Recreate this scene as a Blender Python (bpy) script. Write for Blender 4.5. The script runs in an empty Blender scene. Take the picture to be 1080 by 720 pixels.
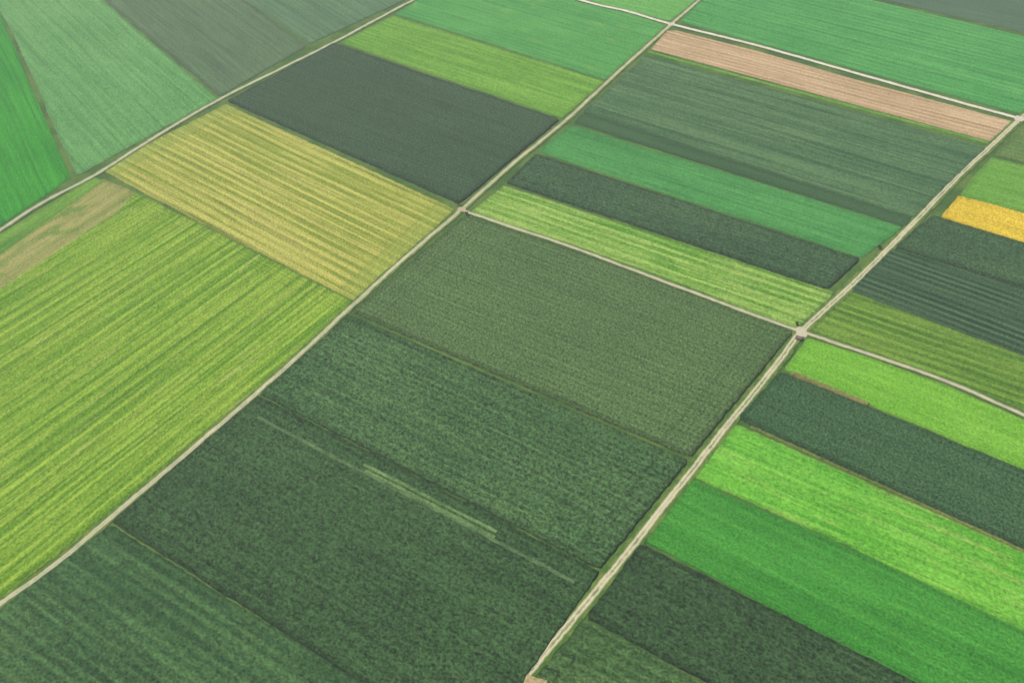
import bpy, bmesh, math, random
from mathutils import Vector, noise, Matrix
random.seed(4)
sc=bpy.context.scene
H=300.0; PITCH=math.radians(41); F=1050.0
GAIN=(1.36,1.40,1.66)
# ---- survey: oblique photo -> metres on the ground plane -------------------
def g(px,py):
    x=px-540.0; u=360.0-py
    y=F*math.cos(PITCH)+u*math.sin(PITCH)
    z=-F*math.sin(PITCH)+u*math.cos(PITCH)
    t=H/-z
    return Vector((x*t,y*t))
def lin(c):
    c=c/255.0
    return c/12.92 if c<=.04045 else ((c+.055)/1.055)**2.4
HZ=(.006,.005,.009)
def col(c):
    return tuple(max(.004,lin(c[i])-HZ[i])/GAIN[i] for i in range(3))+(1,)
# ---- node helper -----------------------------------------------------------
class N:
    def __init__(s,name):
        s.m=bpy.data.materials.new(name); s.m.use_nodes=True
        s.t=s.m.node_tree; s.t.nodes.clear()
    def n(s,typ,**kw):
        nd=s.t.nodes.new(typ)
        for k,v in kw.items(): setattr(nd,k,v)
        return nd
    def l(s,a,b): s.t.links.new(a,b)
    def put(s,sock,v):
        if isinstance(v,bpy.types.NodeSocket): s.l(v,sock)
        else: sock.default_value=v
    def m_(s,op,a,b=0.0,c=0.0,clamp=False):
        nd=s.n('ShaderNodeMath',operation=op); nd.use_clamp=clamp
        s.put(nd.inputs[0],a); s.put(nd.inputs[1],b); s.put(nd.inputs[2],c)
        return nd.outputs[0]
    def ss(s,v,a,b,lo=0.0,hi=1.0):
        nd=s.n('ShaderNodeMapRange',interpolation_type='SMOOTHSTEP')
        s.put(nd.inputs[0],v); s.put(nd.inputs[1],a); s.put(nd.inputs[2],b); s.put(nd.inputs[3],lo); s.put(nd.inputs[4],hi)
        return nd.outputs[0]
    def map(s,v,loc=(0,0,0),rot=0,scale=(1,1,1)):
        nd=s.n('ShaderNodeMapping'); s.l(v,nd.inputs[0])
        nd.inputs[1].default_value=loc; nd.inputs[2].default_value=(0,0,rot); nd.inputs[3].default_value=scale
        return nd.outputs[0]
    def noise(s,v,scale,detail=2,rough=.5):
        nd=s.n('ShaderNodeTexNoise'); s.l(v,nd.inputs['Vector'])
        nd.inputs['Scale'].default_value=scale; nd.inputs['Detail'].default_value=detail; nd.inputs['Roughness'].default_value=rough
        return nd.outputs[0]
    def mix(s,f,a,b,bt='MIX'):
        nd=s.n('ShaderNodeMix',data_type='RGBA',blend_type=bt)
        s.put(nd.inputs[0],f); s.put(nd.inputs[6],a); s.put(nd.inputs[7],b)
        return nd.outputs[2]
    def mul(s,c,v):
        nd=s.n('ShaderNodeVectorMath',operation='SCALE')
        s.put(nd.inputs[0],c); s.put(nd.inputs[3],v); return nd.outputs[0]
    def out(s,c,height=None,dist=1.0,strength=1.0,rough=.95):
        b=s.n('ShaderNodeBsdfPrincipled'); b.inputs['Roughness'].default_value=rough
        b.inputs['Specular IOR Level'].default_value=.08
        s.put(b.inputs['Base Color'],c)
        if height is not None:
            bp=s.n('ShaderNodeBump'); bp.inputs['Strength'].default_value=strength; bp.inputs['Distance'].default_value=dist
            s.l(height,bp.inputs['Height']); s.l(bp.outputs[0],b.inputs['Normal'])
        o=s.n('ShaderNodeOutputMaterial'); s.l(b.outputs[0],o.inputs[0]); return s.m
def sep(k,v):
    nd=k.n('ShaderNodeSeparateXYZ'); k.l(v,nd.inputs[0]); return nd.outputs
# ---- fields ---------------------------------------------------------------
def hull(pts):
    P=sorted((p.x,p.y) for p in pts)
    def half(P):
        h=[]
        for p in P:
            while len(h)>1 and (h[-1][0]-h[-2][0])*(p[1]-h[-2][1])-(h[-1][1]-h[-2][1])*(p[0]-h[-2][0])<=0: h.pop()
            h.append(p)
        return h
    a=half(P); b=half(P[::-1]); return [Vector(p) for p in a[:-1]+b[:-1]]
FC=[0]
def crop_material(name,c1,c2,ang,pts,sd,row=0,row_a=0.,mid=.5,streak=.4,grain=.35,L=60,W=2.5,
                  head=0,head_c=None,patch=None,patch_t=.62,tram=0,bump=.5,fs=1.1,patch_L=30,patch_W=18,row2=0,row2_a=0.,specks=0,edge=.85,rowb=.3):
    k=N(name+'_material')
    tc=k.n('ShaderNodeTexCoord').outputs['Object']
    r=k.map(tc,loc=(sd*37.1,sd*11.7,sd*3.3),rot=-ang)
    X,Y,_=sep(k,r)
    nf=k.noise(k.map(r,scale=(.8,1.05,1)),fs,1,.6)
    nm=k.noise(r,.018,4,.6)
    nm2=k.noise(r,.13,3,.6)
    nm3=k.noise(r,.32,2,.6)
    st=k.noise(k.map(r,scale=(1/L,1/W,1)),1,3,.6)
    st2=k.noise(k.map(r,loc=(7,9,0),scale=(1/(L*2),1/(W*5),1)),1,3,.6)
    wob=k.noise(k.map(r,scale=(.008,.02,1)),1,2,.5)
    def c(n,a): return k.m_('MULTIPLY',k.m_('SUBTRACT',n,.5),a*3.0)
    f=k.m_('ADD',.5,c(nm,mid)); f=k.m_('ADD',f,c(st,streak)); f=k.m_('ADD',f,c(nm2,mid*.35)); f=k.m_('ADD',f,c(st2,streak*.8))
    hgt=k.m_('MULTIPLY',nf,1.0)
    bright=k.m_('ADD',1.0,c(nf,grain*1.15))
    bright=k.m_('ADD',bright,c(nm3,grain*.2))
    bright=k.m_('ADD',bright,c(st,streak*.3))
    for sp,am in ((row,row_a),(row2,row2_a)):
        if sp:
            ph=k.m_('ADD',k.m_('MULTIPLY',Y,2*math.pi/sp),k.m_('MULTIPLY',wob,5.0))
            ph=k.m_('ADD',ph,k.m_('MULTIPLY',k.m_('SUBTRACT',nm2,.5),1.3))
            s_=k.m_('SINE',ph)
            s_=k.m_('SUBTRACT',k.m_('MULTIPLY',k.m_('POWER',k.m_('ADD',k.m_('MULTIPLY',s_,.5),.5),1.7),2),.85)
            amn=k.ss(k.noise(k.map(r,scale=(1/45,1/9,1)),1,3,.6),.35,.65,.2,1.0)
            s_=k.m_('MULTIPLY',s_,amn)
            f=k.m_('ADD',f,k.m_('MULTIPLY',s_,am))
            bright=k.m_('ADD',bright,k.m_('MULTIPLY',s_,am*rowb))
            hgt=k.m_('ADD',hgt,k.m_('MULTIPLY',s_,am*.3))
    f=k.m_('ADD',f,c(nf,grain*.4),0,True)
    C=k.mix(f,col(c1),col(c2))
    if patch:
        pm=k.noise(k.map(r,loc=(5,3,0),scale=(1/patch_L,1/patch_W,1)),1,5,.68)
        C=k.mix(k.ss(pm,patch_t-.06,patch_t+.1,0,.85),C,col(patch))
    if tram:
        a=k.m_('ABSOLUTE',k.m_('SUBTRACT',k.m_('FRACT',k.m_('DIVIDE',Y,tram)),.5))
        tm=k.ss(k.m_('MULTIPLY',a,tram),.3,.9,.5,0.0)
        C=k.mix(tm,C,k.mul(C,.68))
    # distance to the field border
    hp=hull(pts); d=None; dh=None
    for i in range(len(hp)):
        a,b=hp[i],hp[(i+1)%len(hp)]; e=(b-a)
        if e.length<.8: continue
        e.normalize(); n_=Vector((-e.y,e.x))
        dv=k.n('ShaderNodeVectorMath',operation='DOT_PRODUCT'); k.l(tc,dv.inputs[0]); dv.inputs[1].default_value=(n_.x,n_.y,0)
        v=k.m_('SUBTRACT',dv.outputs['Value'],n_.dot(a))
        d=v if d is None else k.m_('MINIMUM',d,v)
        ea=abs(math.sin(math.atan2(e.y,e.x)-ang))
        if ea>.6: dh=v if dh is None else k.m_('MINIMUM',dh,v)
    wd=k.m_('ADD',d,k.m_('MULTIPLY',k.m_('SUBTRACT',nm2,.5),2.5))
    if head and dh is not None:
        hm=k.ss(dh,head-.7,head+.7,1,0)
        hr=k.m_('SINE',k.m_('MULTIPLY',dh,2*math.pi/2.6))
        hc=k.mul(C,k.m_('ADD',.97,k.m_('MULTIPLY',hr,.1)))
        if head_c: hc=k.mix(.6,hc,col(head_c))
        C=k.mix(hm,C,hc)
        ln=k.ss(k.m_('ABSOLUTE',k.m_('SUBTRACT',dh,head)),0.2,1.1,.32,0)
        C=k.mix(ln,C,k.mul(C,.6))
    C=k.mul(C,k.ss(wd,0.,2.4,edge,1.0))  # darkens colour towards the border; between maize it paints the gap's shade
    C=k.mul(C,k.m_('MAXIMUM',bright,.2))
    if specks:
        sp_=k.noise(k.map(r,loc=(50,20,0)),.6,2,.6)
        C=k.mix(k.ss(sp_,.70,.76,0,.6),C,col((88,140,66)))
    return k.out(C,hgt,dist=bump,strength=.8)
def densify(P,step=1.6,jit=.45,sd=0.,off=0.):
    A=sum(P[i].x*P[(i+1)%len(P)].y-P[(i+1)%len(P)].x*P[i].y for i in range(len(P)))
    sg=-1 if A>0 else 1
    o=[]
    for i in range(len(P)):
        a,b=P[i],P[(i+1)%len(P)]; e=b-a; n=max(1,int(e.length/step))
        if e.length<.01: continue
        nn=Vector((-e.y,e.x)).normalized()
        for j in range(n):
            p=a+e*(j/n)
            q=noise.noise(Vector((p.x*.35,p.y*.35,sd)))+.5*noise.noise(Vector((p.x*.05,p.y*.05,sd+9)))
            o.append(p+nn*(q*jit*1.3+off*sg))
    return o
def sheet(name,P2,h,mat,step=1.6,jit=.4,z0=-.05,off=0.):
    FC[0]+=1; sd=FC[0]*1.7
    P=densify(P2,step,jit,sd,off); Q=densify(P2,step,jit,sd,off+min(.7,h*.8))
    bm=bmesh.new()
    top=[bm.verts.new((p.x,p.y,h)) for p in P]
    bot=[bm.verts.new((p.x,p.y,z0)) for p in Q]
    f=bm.faces.new(top)
    n=len(P)
    for i in range(n): bm.faces.new((top[i],bot[i],bot[(i+1)%n],top[(i+1)%n]))
    bmesh.ops.recalc_face_normals(bm,faces=bm.faces)
    f.normal_update()
    if f.normal.z<0: bmesh.ops.reverse_faces(bm,faces=bm.faces)
    bmesh.ops.triangulate(bm,faces=[f])
    me=bpy.data.meshes.new(name); bm.to_mesh(me); bm.free(); me.materials.append(mat)
    o=bpy.data.objects.new(name,me); sc.collection.objects.link(o); return o
def field(name,px,h,c1,c2,rowline=None,**kw):
    pts=[g(*p) for p in px]
    a,b=(g(*rowline[0]),g(*rowline[1])) if rowline else (pts[0],pts[1])
    ang=math.atan2(b.y-a.y,b.x-a.x)
    h=h+random.uniform(0,.02)+.002*FC[0]
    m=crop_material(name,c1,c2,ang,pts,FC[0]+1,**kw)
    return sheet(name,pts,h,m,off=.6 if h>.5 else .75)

MZ=dict(grain=.8,bump=.8,streak=.45,mid=.4,edge=.7)
HM=.8
# ---------- north-west block
field('barley_field',[(-160,-60),(-5,6),(8,36),(30,88),(52,140),(73,187),(40,211),(-5,240),(-160,330)],.15,(42,138,46),(64,160,54),rowline=((0,40),(70,180)),streak=.6,W=1.6,grain=.3,tram=13)
field('oat_field',[(-5,-60),(104,-2),(228,104),(165,139),(83,184),(62,142),(38,86),(14,33),(-3,6)],.2,(88,150,88),(108,166,102),rowline=((104,-2),(228,104)),streak=.6,grain=.35,tram=14,W=1.6)
field('wheat_field',[(108,-3),(248,-4),(322,49),(232,101)],.25,(82,112,84),(98,128,96),rowline=((108,-3),(232,101)),streak=.6,grain=.35,W=2,tram=16)
field('wheat_field',[(254,-3),(300,-80),(480,-40),(425,1),(327,46)],.25,(82,118,90),(96,132,100),streak=.6,rowline=((254,-3),(327,46)),grain=.35,tram=12,W=2)
field('wheat_field',[(60,-90),(295,-80),(250,-8),(106,-7)],.2,(78,112,84),(88,126,94),grain=.2)
# ---------- north block
field('clover_field',[(418,15),(638,84),(702,27),(664,15),(610,3),(520,-30),(470,-18)],.15,(72,150,78),(94,168,90),streak=.55,grain=.35,patch=(108,168,88),patch_t=.6,tram=18)
field('grass_field',[(360,45),(592,124),(636,86),(415,17)],.12,(98,154,56),(118,170,70),streak=.8,W=2.4,grain=.35)
field('maize_field',[(352,47),(588,127),(484,214),(242,107),(300,76)],HM,(56,84,64),(68,96,72),row=3,row_a=.2,**MZ)
# ---------- hay meadow, stripes
field('hay_meadow',[(238,111),(478,221),(430,265),(374,316),(243,250),(109,179),(165,148)],.12,(136,156,62),(182,184,100),streak=.75,W=1.5,L=90,row=5.6,row_a=.6,row2=2.9,row2_a=.2,mid=.4,grain=.35,patch=(174,166,108),patch_t=.62,patch_L=90,patch_W=4,head=11,head_c=(148,168,80),rowb=.22)
field('grass_field',[(-120,325),(0,248),(98,188),(108,191),(0,268),(-120,348)],.12,(90,144,56),(114,160,68),streak=.6,grain=.3,patch=(120,150,80),rowline=((0,268),(112,196)))
field('stubble_field',[(-120,350),(0,270),(108,190),(146,205),(128,222),(0,306),(-120,385)],.08,(132,148,82),(164,164,106),streak=.8,W=2,grain=.3,rowline=((0,304),(142,210)),patch=(98,138,62),patch_t=.54)
field('mown_meadow',[(-160,412),(0,306),(128,222),(143,204),(243,254),(371,319),(310,375),(250,427),(120,537),(0,630),(-160,745)],.14,(102,150,44),(142,174,68),rowline=((0,600),(340,330)),streak=.85,W=1.5,L=110,row=6.4,row_a=.38,row2=3.1,row2_a=.2,mid=.45,grain=.4,patch=(162,178,100),patch_t=.62,patch_L=40,patch_W=4,head=9)
# ---------- centre block
field('maize_field',[(374,329),(727,480),(834,351),(700,302),(600,264),(491,229)],HM,(76,106,68),(94,124,80),row=3.0,row_a=.25,head=13,rowline=((374,329),(727,480)),grain=.7,bump=.7,streak=.35,mid=.35,edge=.7)
field('maize_field',[(277,415),(632,598),(723,486),(369,334)],HM-.1,(58,94,60),(82,116,76),head=10,row=3.0,row_a=.3,patch=(52,86,56),patch_t=.58,patch_L=150,patch_W=7,**MZ)
field('maize_field',[(122,549),(382,716),(520,800),(553,711),(630,604),(273,419)],HM,(52,82,54),(66,98,64),head=9,specks=1,row=2.8,row_a=.2,patch=(60,100,60),patch_t=.64,**MZ)
field('sugar_beet_field',[(116,556),(376,720),(510,806),(400,960),(-200,960),(-160,755),(0,645)],.4,(54,90,58),(74,110,70),row=4.5,row_a=.35,grain=.6,streak=.7)
# strips inside the maize
def strip(name,a,b,wid,h,c1,c2,**kw):
    A,B=g(*a),g(*b); e=(B-A).normalized(); n=Vector((-e.y,e.x))*wid/2
    pts=[A-n,B-n,B+n,A+n]
    m=crop_material(name,c1,c2,math.atan2(e.y,e.x),pts,FC[0]+1,edge=1.0,**kw)
    return sheet(name,pts,h,m,jit=.25)
strip('grass_strip',(272,441),(606,615),1.4,HM+.13,(78,108,74),(98,128,90),streak=.9,L=8,grain=.4)
strip('wildflower_strip',(384,491),(524,562),1.3,HM+.15,(94,128,80),(114,144,96),streak=.8,L=8,grain=.4)
strip('wildflower_strip',(386,497),(522,568),1.3,HM+.15,(94,128,80),(114,144,96),streak=.8,L=8,grain=.4)
# ---------- block east of centre road
field('bare_soil_field',[(688,52),(1046,149),(1068,129),(900,84),(800,55),(714,33),(704,33)],.06,(180,154,124),(204,180,150),streak=.8,W=1.4,L=80,grain=.25,row=4.5,row_a=.4,patch=(156,148,106))
strip('grass_strip',(684,55),(1043,151),2.2,.3,(92,152,52),(116,166,70),streak=.6,L=8,grain=.4)
field('wheat_field',[(616,119),(962,229),(1038,156),(682,60)],.4,(70,110,76),(92,128,90),streak=.9,W=2.4,L=150,grain=.45,row=5,row_a=.2,patch=(58,98,68),patch_t=.56,patch_L=160,patch_W=10,tram=15)
field('wheat_field',[(607,130),(953,238),(960,231),(614,121)],.42,(58,96,64),(70,106,74),grain=.45)
field('barley_field',[(569,160),(908,271),(950,240),(602,133)],.2,(66,140,76),(84,156,88),streak=.7,grain=.35,W=2,tram=9)
field('maize_field',[(536,193),(872,304),(905,274),(566,164)],HM,(58,90,64),(72,104,74),row=3,row_a=.25,**MZ)
field('mown_meadow',[(498,224),(620,262),(700,291),(838,346),(878,309),(532,197)],.15,(92,152,50),(148,182,96),rowline=((498,224),(838,344)),row=5.4,row_a=.45,streak=.8,W=1.5,L=70,grain=.4)
# ---------- north-east
field('clover_field',[(718,23),(1079,121),(1250,165),(1250,84),(1080,39),(915,0),(850,-20),(760,-20)],.15,(68,150,80),(90,168,94),streak=.6,grain=.35,row=6,row_a=.25,tram=18)
field('wheat_field',[(922,-2),(1085,35),(1250,78),(1250,-90),(900,-90)],.3,(78,110,90),(90,122,98),streak=.4,grain=.3)
field('grass_field',[(622,1),(706,22),(735,0),(760,-30),(600,-30)],.12,(96,168,84),(114,180,98),streak=.5,grain=.3)
field('stubble_field',[(1050,163),(1250,215),(1250,160),(1080,136)],.15,(84,122,66),(108,138,80),streak=.7,grain=.45)
field('grass_field',[(1014,206),(1250,268),(1250,218),(1047,167),(1030,185)],.12,(96,156,62),(118,170,76),streak=.6,grain=.35,patch=(88,136,76))
field('sunflower_field',[(994,229),(1080,256),(1250,306),(1250,271),(1080,226),(1012,208)],.5,(206,180,48),(230,202,76),streak=.6,grain=.45,patch=(150,156,60),patch_t=.62,patch_L=9,patch_W=5)
field('maize_field',[(946,261),(1080,303),(1250,356),(1250,308),(1080,258),(984,229)],HM,(60,92,64),(72,104,74),**MZ)
field('vegetable_field',[(900,306),(1080,374),(1250,438),(1250,359),(1080,306),(942,264)],.4,(46,78,56),(78,108,80),row=4.4,row_a=.6,streak=.4,grain=.5,bump=.8,mid=.25)
field('mown_meadow',[(856,348),(1000,398),(1080,431),(1250,500),(1250,441),(1080,377),(897,309)],.12,(80,126,46),(116,152,64),row=5.2,row_a=.45,streak=.7,W=1.6,grain=.4)
# ---------- south-east
field('grass_field',[(829,389),(1080,494),(1250,565),(1250,512),(1080,444),(1000,409),(920,379),(853,358)],.12,(104,170,52),(128,190,72),streak=.6,grain=.4,patch=(146,194,94),patch_t=.62,patch_L=12,patch_W=6)
strip('stubble_strip',(836,394),(915,427),1.6,HM+.1,(124,124,80),(142,140,92))
field('maize_field',[(781,441),(935,511),(1080,577),(1250,655),(1250,570),(1080,498),(824,394)],HM,(54,90,62),(68,104,72),row=3,row_a=.2,**MZ)
strip('stubble_strip',(792,450),(1090,585),1.1,.36,(92,118,58),(122,130,78),grain=.5)
field('barley_field',[(734,503),(900,576),(1080,664),(1250,745),(1250,664),(1080,585),(777,449)],.18,(86,168,52),(116,186,72),streak=.9,W=2,grain=.4,patch=(148,192,94),patch_t=.58,patch_L=50,patch_W=3.5)
field('clover_field',[(683,571),(965,718),(1100,790),(1250,870),(1250,750),(1080,668),(900,581),(730,507)],.18,(58,136,54),(76,154,64),streak=.7,W=2,grain=.4)
field('maize_field',[(622,650),(752,720),(1000,860),(1200,920),(1250,875),(958,718),(677,576)],HM,(50,78,52),(62,92,62),row=3.0,row_a=.25,**MZ)
field('potato_field',[(617,656),(738,720),(985,860),(700,1000),(470,880),(568,716)],.4,(64,98,60),(86,118,74),row=4,row_a=.3,streak=.6,grain=.65,head=8)
for a,b in (((592,690),(606,694)),((606,694),(601,703)),((575,705),(590,709)),((590,709),(586,716))):
    strip('damaged_crop',a,b,1.0,.53,(44,70,44),(58,84,54),L=8,grain=.4)
strip('stubble_strip',(553,716),(575,724),4,.55,(170,158,118),(190,176,140),L=8)
# ---------- roads
def smooth(P,step=3.0):
    o=[]
    for i in range(len(P)-1):
        p0=P[max(i-1,0)];p1=P[i];p2=P[i+1];p3=P[min(i+2,len(P)-1)]
        n=max(2,int((p2-p1).length/step))
        for j in range(n):
            t=j/n
            o.append(.5*((2*p1)+(p2-p0)*t+(2*p0-5*p1+4*p2-p3)*t*t+(3*p1-p0-3*p2+p3)*t**3))
    o.append(P[-1]); return o
def road_mat(name,gw,tw,c,verge,centre,amount):
    k=N(name)
    uv=k.n('ShaderNodeUVMap').outputs[0]; tc=k.n('ShaderNodeTexCoord').outputs['Object']
    U,V,_=sep(k,uv)
    n1=k.noise(tc,.55,4,.7); n2=k.noise(tc,.06,3,.6); n3=k.noise(tc,2.2,3,.7); n4=k.noise(tc,.18,3,.6)
    A=k.m_('ABSOLUTE',k.m_('ADD',U,k.m_('MULTIPLY',k.m_('SUBTRACT',n2,.5),1.2)))
    A=k.m_('ADD',A,k.m_('MULTIPLY',k.m_('SUBTRACT',n1,.5),1.3))
    g1=k.ss(A,gw/2-.4,gw/2+.5,1,0)
    cs=k.m_('MULTIPLY',k.ss(A,.15,.7,1,0),k.ss(n2,.35,.6,amount*.3,amount))
    grav=k.mix(n1,col([v*.9 for v in c]),col([min(255,v*1.08) for v in c]))
    grav=k.mul(grav,k.m_('ADD',.8,k.m_('MULTIPLY',n3,.4)))
    grav=k.mul(grav,k.ss(n4,.3,.6,.84,1.0))
    gr=k.mix(k.ss(n4,.35,.65),col(verge),col(centre)); gr=k.mul(gr,k.m_('ADD',.5,n1))
    grav=k.mix(cs,grav,gr)
    return k.out(k.mix(g1,gr,grav),n3,dist=.15,strength=.6)
def road(name,px,z,gw,tw,c,verge=(74,114,54),centre=(112,136,74),amount=.6):
    P=smooth([g(*p) for p in px])
    bm=bmesh.new(); uvl=bm.loops.layers.uv.new('UVMap'); rows=[]; s=0
    for i,p in enumerate(P):
        e=(P[min(i+1,len(P)-1)]-P[max(i-1,0)]).normalized(); n=Vector((-e.y,e.x))
        if i: s+=(p-P[i-1]).length
        row_=[]
        for u in (-tw/2,-tw/4,0,tw/4,tw/2):
            uu=u+(noise.noise(Vector((p.x*.2,p.y*.2,u)))*.7 if abs(u)>tw/3 else 0)
            row_.append((bm.verts.new(((p+n*uu).x,(p+n*uu).y,z+(.05 if u==0 else 0))),uu,s))
        rows.append(row_)
    for a,b in zip(rows,rows[1:]):
        for j in range(4):
            q=(a[j],b[j],b[j+1],a[j+1]); f=bm.faces.new([x[0] for x in q])
            for lp,x in zip(f.loops,q): lp[uvl].uv=(x[1],x[2])
    bmesh.ops.recalc_face_normals(bm,faces=bm.faces)
    bm.faces.ensure_lookup_table()
    if bm.faces[0].normal.z<0: bmesh.ops.reverse_faces(bm,faces=bm.faces)
    me=bpy.data.meshes.new(name); bm.to_mesh(me); bm.free()
    me.materials.append(road_mat(name+'_material',gw,tw,c,verge,centre,amount))
    o=bpy.data.objects.new(name,me); sc.collection.objects.link(o)
RZ=.3
road('farm_track',[(-160,345),(0,243),(45,214),(100,185),(165,144),(230,106),(300,71),(360,41),(437,0),(560,-60)],RZ,1.8,4.2,(208,208,194),amount=.25)
road('farm_track',[(-160,752),(0,637),(60,594),(120,543),(190,484),(250,433),(310,380),(370,324),(430,270),(487,221),(540,174),(597,127),(650,78),(708,26),(740,-2),(790,-50)],RZ+.015,1.7,4.4,(214,210,188),amount=.4)
road('farm_track',[(430,870),(550,719),(605,652),(660,585),(715,515),(770,445),(820,383),(845,350),(900,299),(960,239),(1010,187),(1050,150),(1077,125),(1160,50)],RZ+.03,2.3,5.8,(220,214,192),amount=.75)
road('farm_track',[(487,222),(540,240),(600,260),(700,297),(780,327),(845,350),(920,375),(1000,403),(1080,438),(1250,508)],RZ+.045,1.6,3.0,(214,210,192),amount=.2)
road('gravel_road',[(480,-40),(610,0),(660,12),(708,26),(800,49),(900,77),(1000,105),(1077,126),(1250,172)],RZ+.06,2.7,4.2,(236,234,228),amount=.05)
def blob(name,px,r,z,c):
    P=[]; ctr=g(*px)
    for i in range(40):
        a=i/40*2*math.pi; rr=r*(1+.5*noise.noise(Vector((math.cos(a)*1.6,math.sin(a)*1.6,px[0]))))
        P.append(ctr+Vector((math.cos(a)*rr,math.sin(a)*rr)))
    k=N(name+'_material'); tc=k.n('ShaderNodeTexCoord').outputs['Object']; n=k.noise(tc,.9,4,.7)
    m=k.out(k.mix(n,col([v*.8 for v in c]),col(c)),n,dist=.1)
    sheet(name,P,z,m,jit=.2)
blob('gravel_junction',(845,350),3.0,.41,(222,216,198))
blob('gravel_junction',(487,221),2.3,.41,(208,194,170))
blob('gravel_junction',(708,26),2.8,.42,(230,226,218))
blob('gravel_junction',(1076,126),3.4,.42,(230,226,218))
# ---------- ground sheets
k=N('ground_material'); tc=k.n('ShaderNodeTexCoord').outputs['Object']
r=k.map(tc,rot=math.radians(32.6)); X,Y,_=sep(k,r)
cx=k.m_('FLOOR',k.m_('DIVIDE',X,210)); cy=k.m_('FLOOR',k.m_('DIVIDE',k.m_('ADD',Y,k.m_('MULTIPLY',cx,37)),75))
cb=k.n('ShaderNodeCombineXYZ'); k.l(cx,cb.inputs[0]); k.l(cy,cb.inputs[1])
wn=k.n('ShaderNodeTexWhiteNoise'); k.l(cb.outputs[0],wn.inputs[0])
rp=k.n('ShaderNodeValToRGB'); rp.color_ramp.interpolation='CONSTANT'; k.l(wn.outputs[0],rp.inputs[0])
cs=[(48,80,56),(60,140,60),(80,112,80),(100,160,50),(50,96,64),(150,160,80),(44,130,60)]
el=rp.color_ramp.elements
for i,c in enumerate(cs):
    e=el[i] if i<2 else el.new(i/7)
    e.position=i/7; e.color=col(c)
nn=k.noise(tc,.05,5,.7)
k.out(k.mul(rp.outputs[0],k.m_('ADD',.7,k.m_('MULTIPLY',nn,.6))))
def quad(name,P,z,mat):
    me=bpy.data.meshes.new(name); me.from_pydata([(x,y,z) for x,y in P],[],[(0,1,2,3)]); me.materials.append(mat)
    o=bpy.data.objects.new(name,me); sc.collection.objects.link(o)
quad('ground',[(-9000,-9000),(9000,-9000),(9000,9000),(-9000,9000)],-.1,k.m)
k=N('grass_verge_material'); tc=k.n('ShaderNodeTexCoord').outputs['Object']
n1=k.noise(tc,.5,4,.7); n2=k.noise(tc,.04,3,.6)
C=k.mix(k.ss(n2,.35,.65),col((70,106,56)),col((98,128,68))); C=k.mul(C,k.m_('ADD',.5,n1))
k.out(C,n1,dist=.4)
P=[g(-150,-55),g(-155,930),g(1240,930),g(1240,-85)]
quad('grass_verge',[(p.x,p.y) for p in P],0,k.m)
# ---------- haze layer lying over the plain (thin scattering air)
hz=bpy.data.materials.new('haze_material'); hz.use_nodes=True; ht=hz.node_tree; ht.nodes.clear()
vs=ht.nodes.new('ShaderNodeVolumeScatter'); vs.inputs['Color'].default_value=(.98,.99,1,1); vs.inputs['Density'].default_value=.00026; vs.inputs['Anisotropy'].default_value=.2
ho=ht.nodes.new('ShaderNodeOutputMaterial'); ht.links.new(vs.outputs[0],ho.inputs['Volume'])
me=bpy.data.meshes.new('haze_layer'); bm=bmesh.new(); bmesh.ops.create_cube(bm,size=1); bmesh.ops.scale(bm,vec=(8000,8000,260),verts=bm.verts); bmesh.ops.translate(bm,vec=(0,1000,124),verts=bm.verts); bm.to_mesh(me); bm.free(); me.materials.append(hz)
sc.collection.objects.link(bpy.data.objects.new('haze_layer',me))
# ---------- shrubs and shed
kb=N('bark_material'); tc=kb.n('ShaderNodeTexCoord').outputs['Object']; kb.out(kb.mix(kb.noise(tc,8,3),(.05,.035,.025,1),(.12,.09,.06,1)))
kl=N('leaf_material'); tc=kl.n('ShaderNodeTexCoord').outputs['Object']; kl.out(kl.mix(kl.ss(kl.noise(tc,1.2,3),.35,.65),(.018,.045,.012,1),(.07,.11,.03,1)))
def shrub(name,px,ht):
    c=g(*px); root=bpy.data.objects.new(name,None); root.location=(c.x,c.y,0); sc.collection.objects.link(root)
    bm=bmesh.new()
    def limb(a,b,r0,r1):
        d=(b-a); M=Matrix.Translation((a+b)/2)@d.to_track_quat('Z','Y').to_matrix().to_4x4()
        bmesh.ops.create_cone(bm,segments=7,radius1=r0,radius2=r1,depth=d.length,matrix=M,cap_ends=True)
    limb(Vector((0,0,-.1)),Vector((.05,0,ht*.45)),.14,.09)
    tips=[]
    for i in range(7):
        a=i*2.4; b=Vector((math.cos(a)*ht*.28,math.sin(a)*ht*.28,ht*random.uniform(.55,.9)))
        limb(Vector((.03,0,ht*random.uniform(.2,.42))),b,.06,.02); tips.append(b)
    me=bpy.data.meshes.new('trunk'); bm.to_mesh(me); bm.free(); me.materials.append(kb.m)
    o=bpy.data.objects.new('trunk',me); o.parent=root; sc.collection.objects.link(o)
    V=[];Fs=[]
    for t in tips+[Vector((0,0,ht*.8))]:
        rr=ht*random.uniform(.16,.26)
        for _ in range(160):
            d=Vector([random.gauss(0,1) for _ in range(3)]).normalized()*rr*random.random()**.4
            p=t+d; a=Vector([random.gauss(0,1) for _ in range(3)]).normalized(); b=a.orthogonal().normalized()
            s=random.uniform(.07,.14); n=len(V)
            V+= [p-a*s,p+b*s*.6,p+a*s,p-b*s*.6]; Fs.append((n,n+1,n+2,n+3))
    me=bpy.data.meshes.new('foliage'); me.from_pydata(V,[],Fs); me.materials.append(kl.m)
    o=bpy.data.objects.new('foliage',me); o.parent=root; sc.collection.objects.link(o)
shrub('shrub',(483,217),3.2); shrub('shrub',(492,227),2.0)
shrub('shrub',(927,263),2.2); shrub('shrub',(840,343),1.8)
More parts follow.
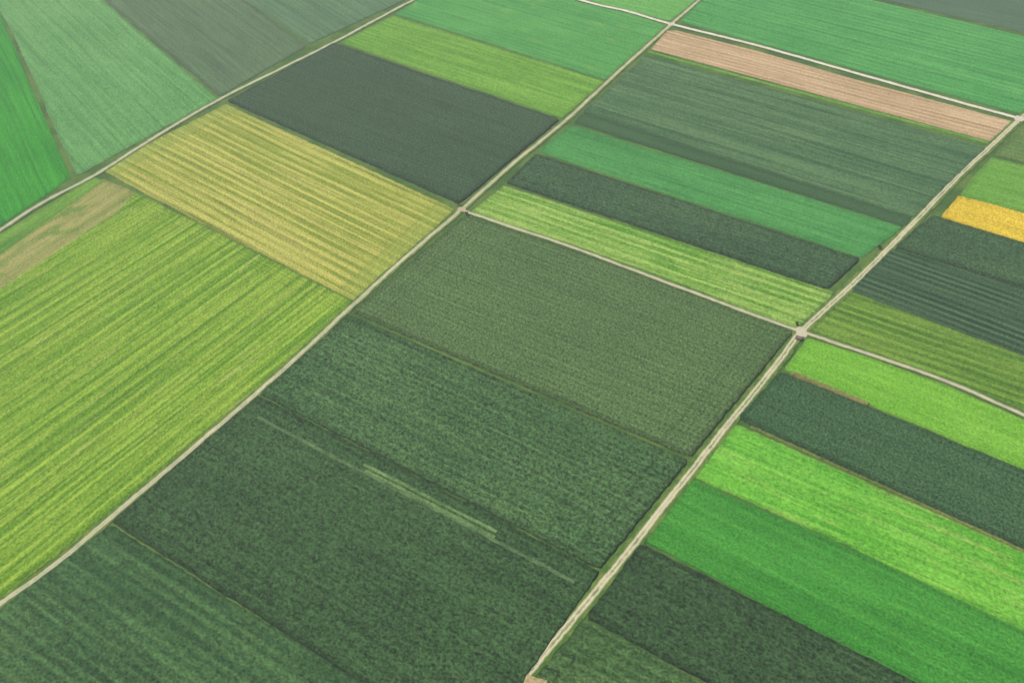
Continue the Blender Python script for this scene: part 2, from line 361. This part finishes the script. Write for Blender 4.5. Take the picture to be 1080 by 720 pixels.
def shed(name,px,rot,w=3.2,d=2.4,h=2.3):
    c=g(*px); root=bpy.data.objects.new(name,None); root.location=(c.x,c.y,0); root.rotation_euler[2]=rot; sc.collection.objects.link(root)
    kw=N('shed_wood'); tc=kw.n('ShaderNodeTexCoord').outputs['Object']; kw.out(kw.mix(kw.noise(kw.map(tc,scale=(9,9,.6)),1,3),(.13,.09,.06,1),(.24,.18,.13,1)))
    kr=N('shed_roofing'); tc=kr.n('ShaderNodeTexCoord').outputs['Object']; kr.out(kr.mix(kr.noise(tc,3,3),(.12,.09,.08,1),(.2,.14,.11,1)))
    def mesh(nm,V,Fc,m):
        me=bpy.data.meshes.new(nm); me.from_pydata(V,[],Fc); me.materials.append(m); o=bpy.data.objects.new(nm,me); o.parent=root; sc.collection.objects.link(o)
    x,y=w/2,d/2
    mesh('walls',[(-x,-y,0),(x,-y,0),(x,y,0),(-x,y,0),(-x,-y,h*.75),(x,-y,h*.75),(x,y,h*.75),(-x,y,h*.75),(-x,0,h),(x,0,h)],
         [(0,1,5,4),(2,3,7,6),(1,2,6,9,5),(3,0,4,8,7)],kw.m)
    e=.25; s=h*.25/y
    mesh('roof',[(-x-e,-y-e,h*.75-s*e+.04),(x+e,-y-e,h*.75-s*e+.04),(x+e,0,h+.04),(-x-e,0,h+.04),(x+e,y+e,h*.75-s*e+.04),(-x-e,y+e,h*.75-s*e+.04)],[(0,1,2,3),(3,2,4,5)],kr.m)
    mesh('door',[(-.4,-y-.02,.4),(.4,-y-.02,.4),(.4,-y-.02,1.4),(-.4,-y-.02,1.4)],[(0,1,2,3)],kr.m)
shed('field_shed',(842,358),math.radians(-30),2.4,1.7,1.9)
# ---------- light
az=math.radians(-70); elv=math.radians(58)
w=bpy.data.worlds.new("World"); sc.world=w; w.use_nodes=True
t=w.node_tree; bg=t.nodes['Background']; sky=t.nodes.new('ShaderNodeTexSky'); sky.sky_type='NISHITA'; sky.sun_disc=False
sky.sun_elevation=elv; sky.sun_rotation=az; sky.dust_density=4; t.links.new(sky.outputs[0],bg.inputs[0]); bg.inputs[1].default_value=.13
L=bpy.data.lights.new('sun','SUN'); L.energy=3.8; L.angle=math.radians(6); L.color=(1,.96,.9)
lo=bpy.data.objects.new('sun',L); sc.collection.objects.link(lo)
sd=Vector((math.sin(az)*math.cos(elv),math.cos(az)*math.cos(elv),math.sin(elv)))
lo.rotation_euler=sd.to_track_quat('Z','Y').to_euler()
cam=bpy.data.cameras.new('camera'); cam.lens=35; cam.sensor_width=36; cam.clip_end=20000; cam.clip_start=1
co=bpy.data.objects.new('camera',cam); co.location=(0,0,H); co.rotation_euler=(math.radians(90)-PITCH,0,0); sc.collection.objects.link(co)
sc.camera=co
sc.view_settings.view_transform='Standard'; sc.view_settings.look='None'; sc.view_settings.exposure=0
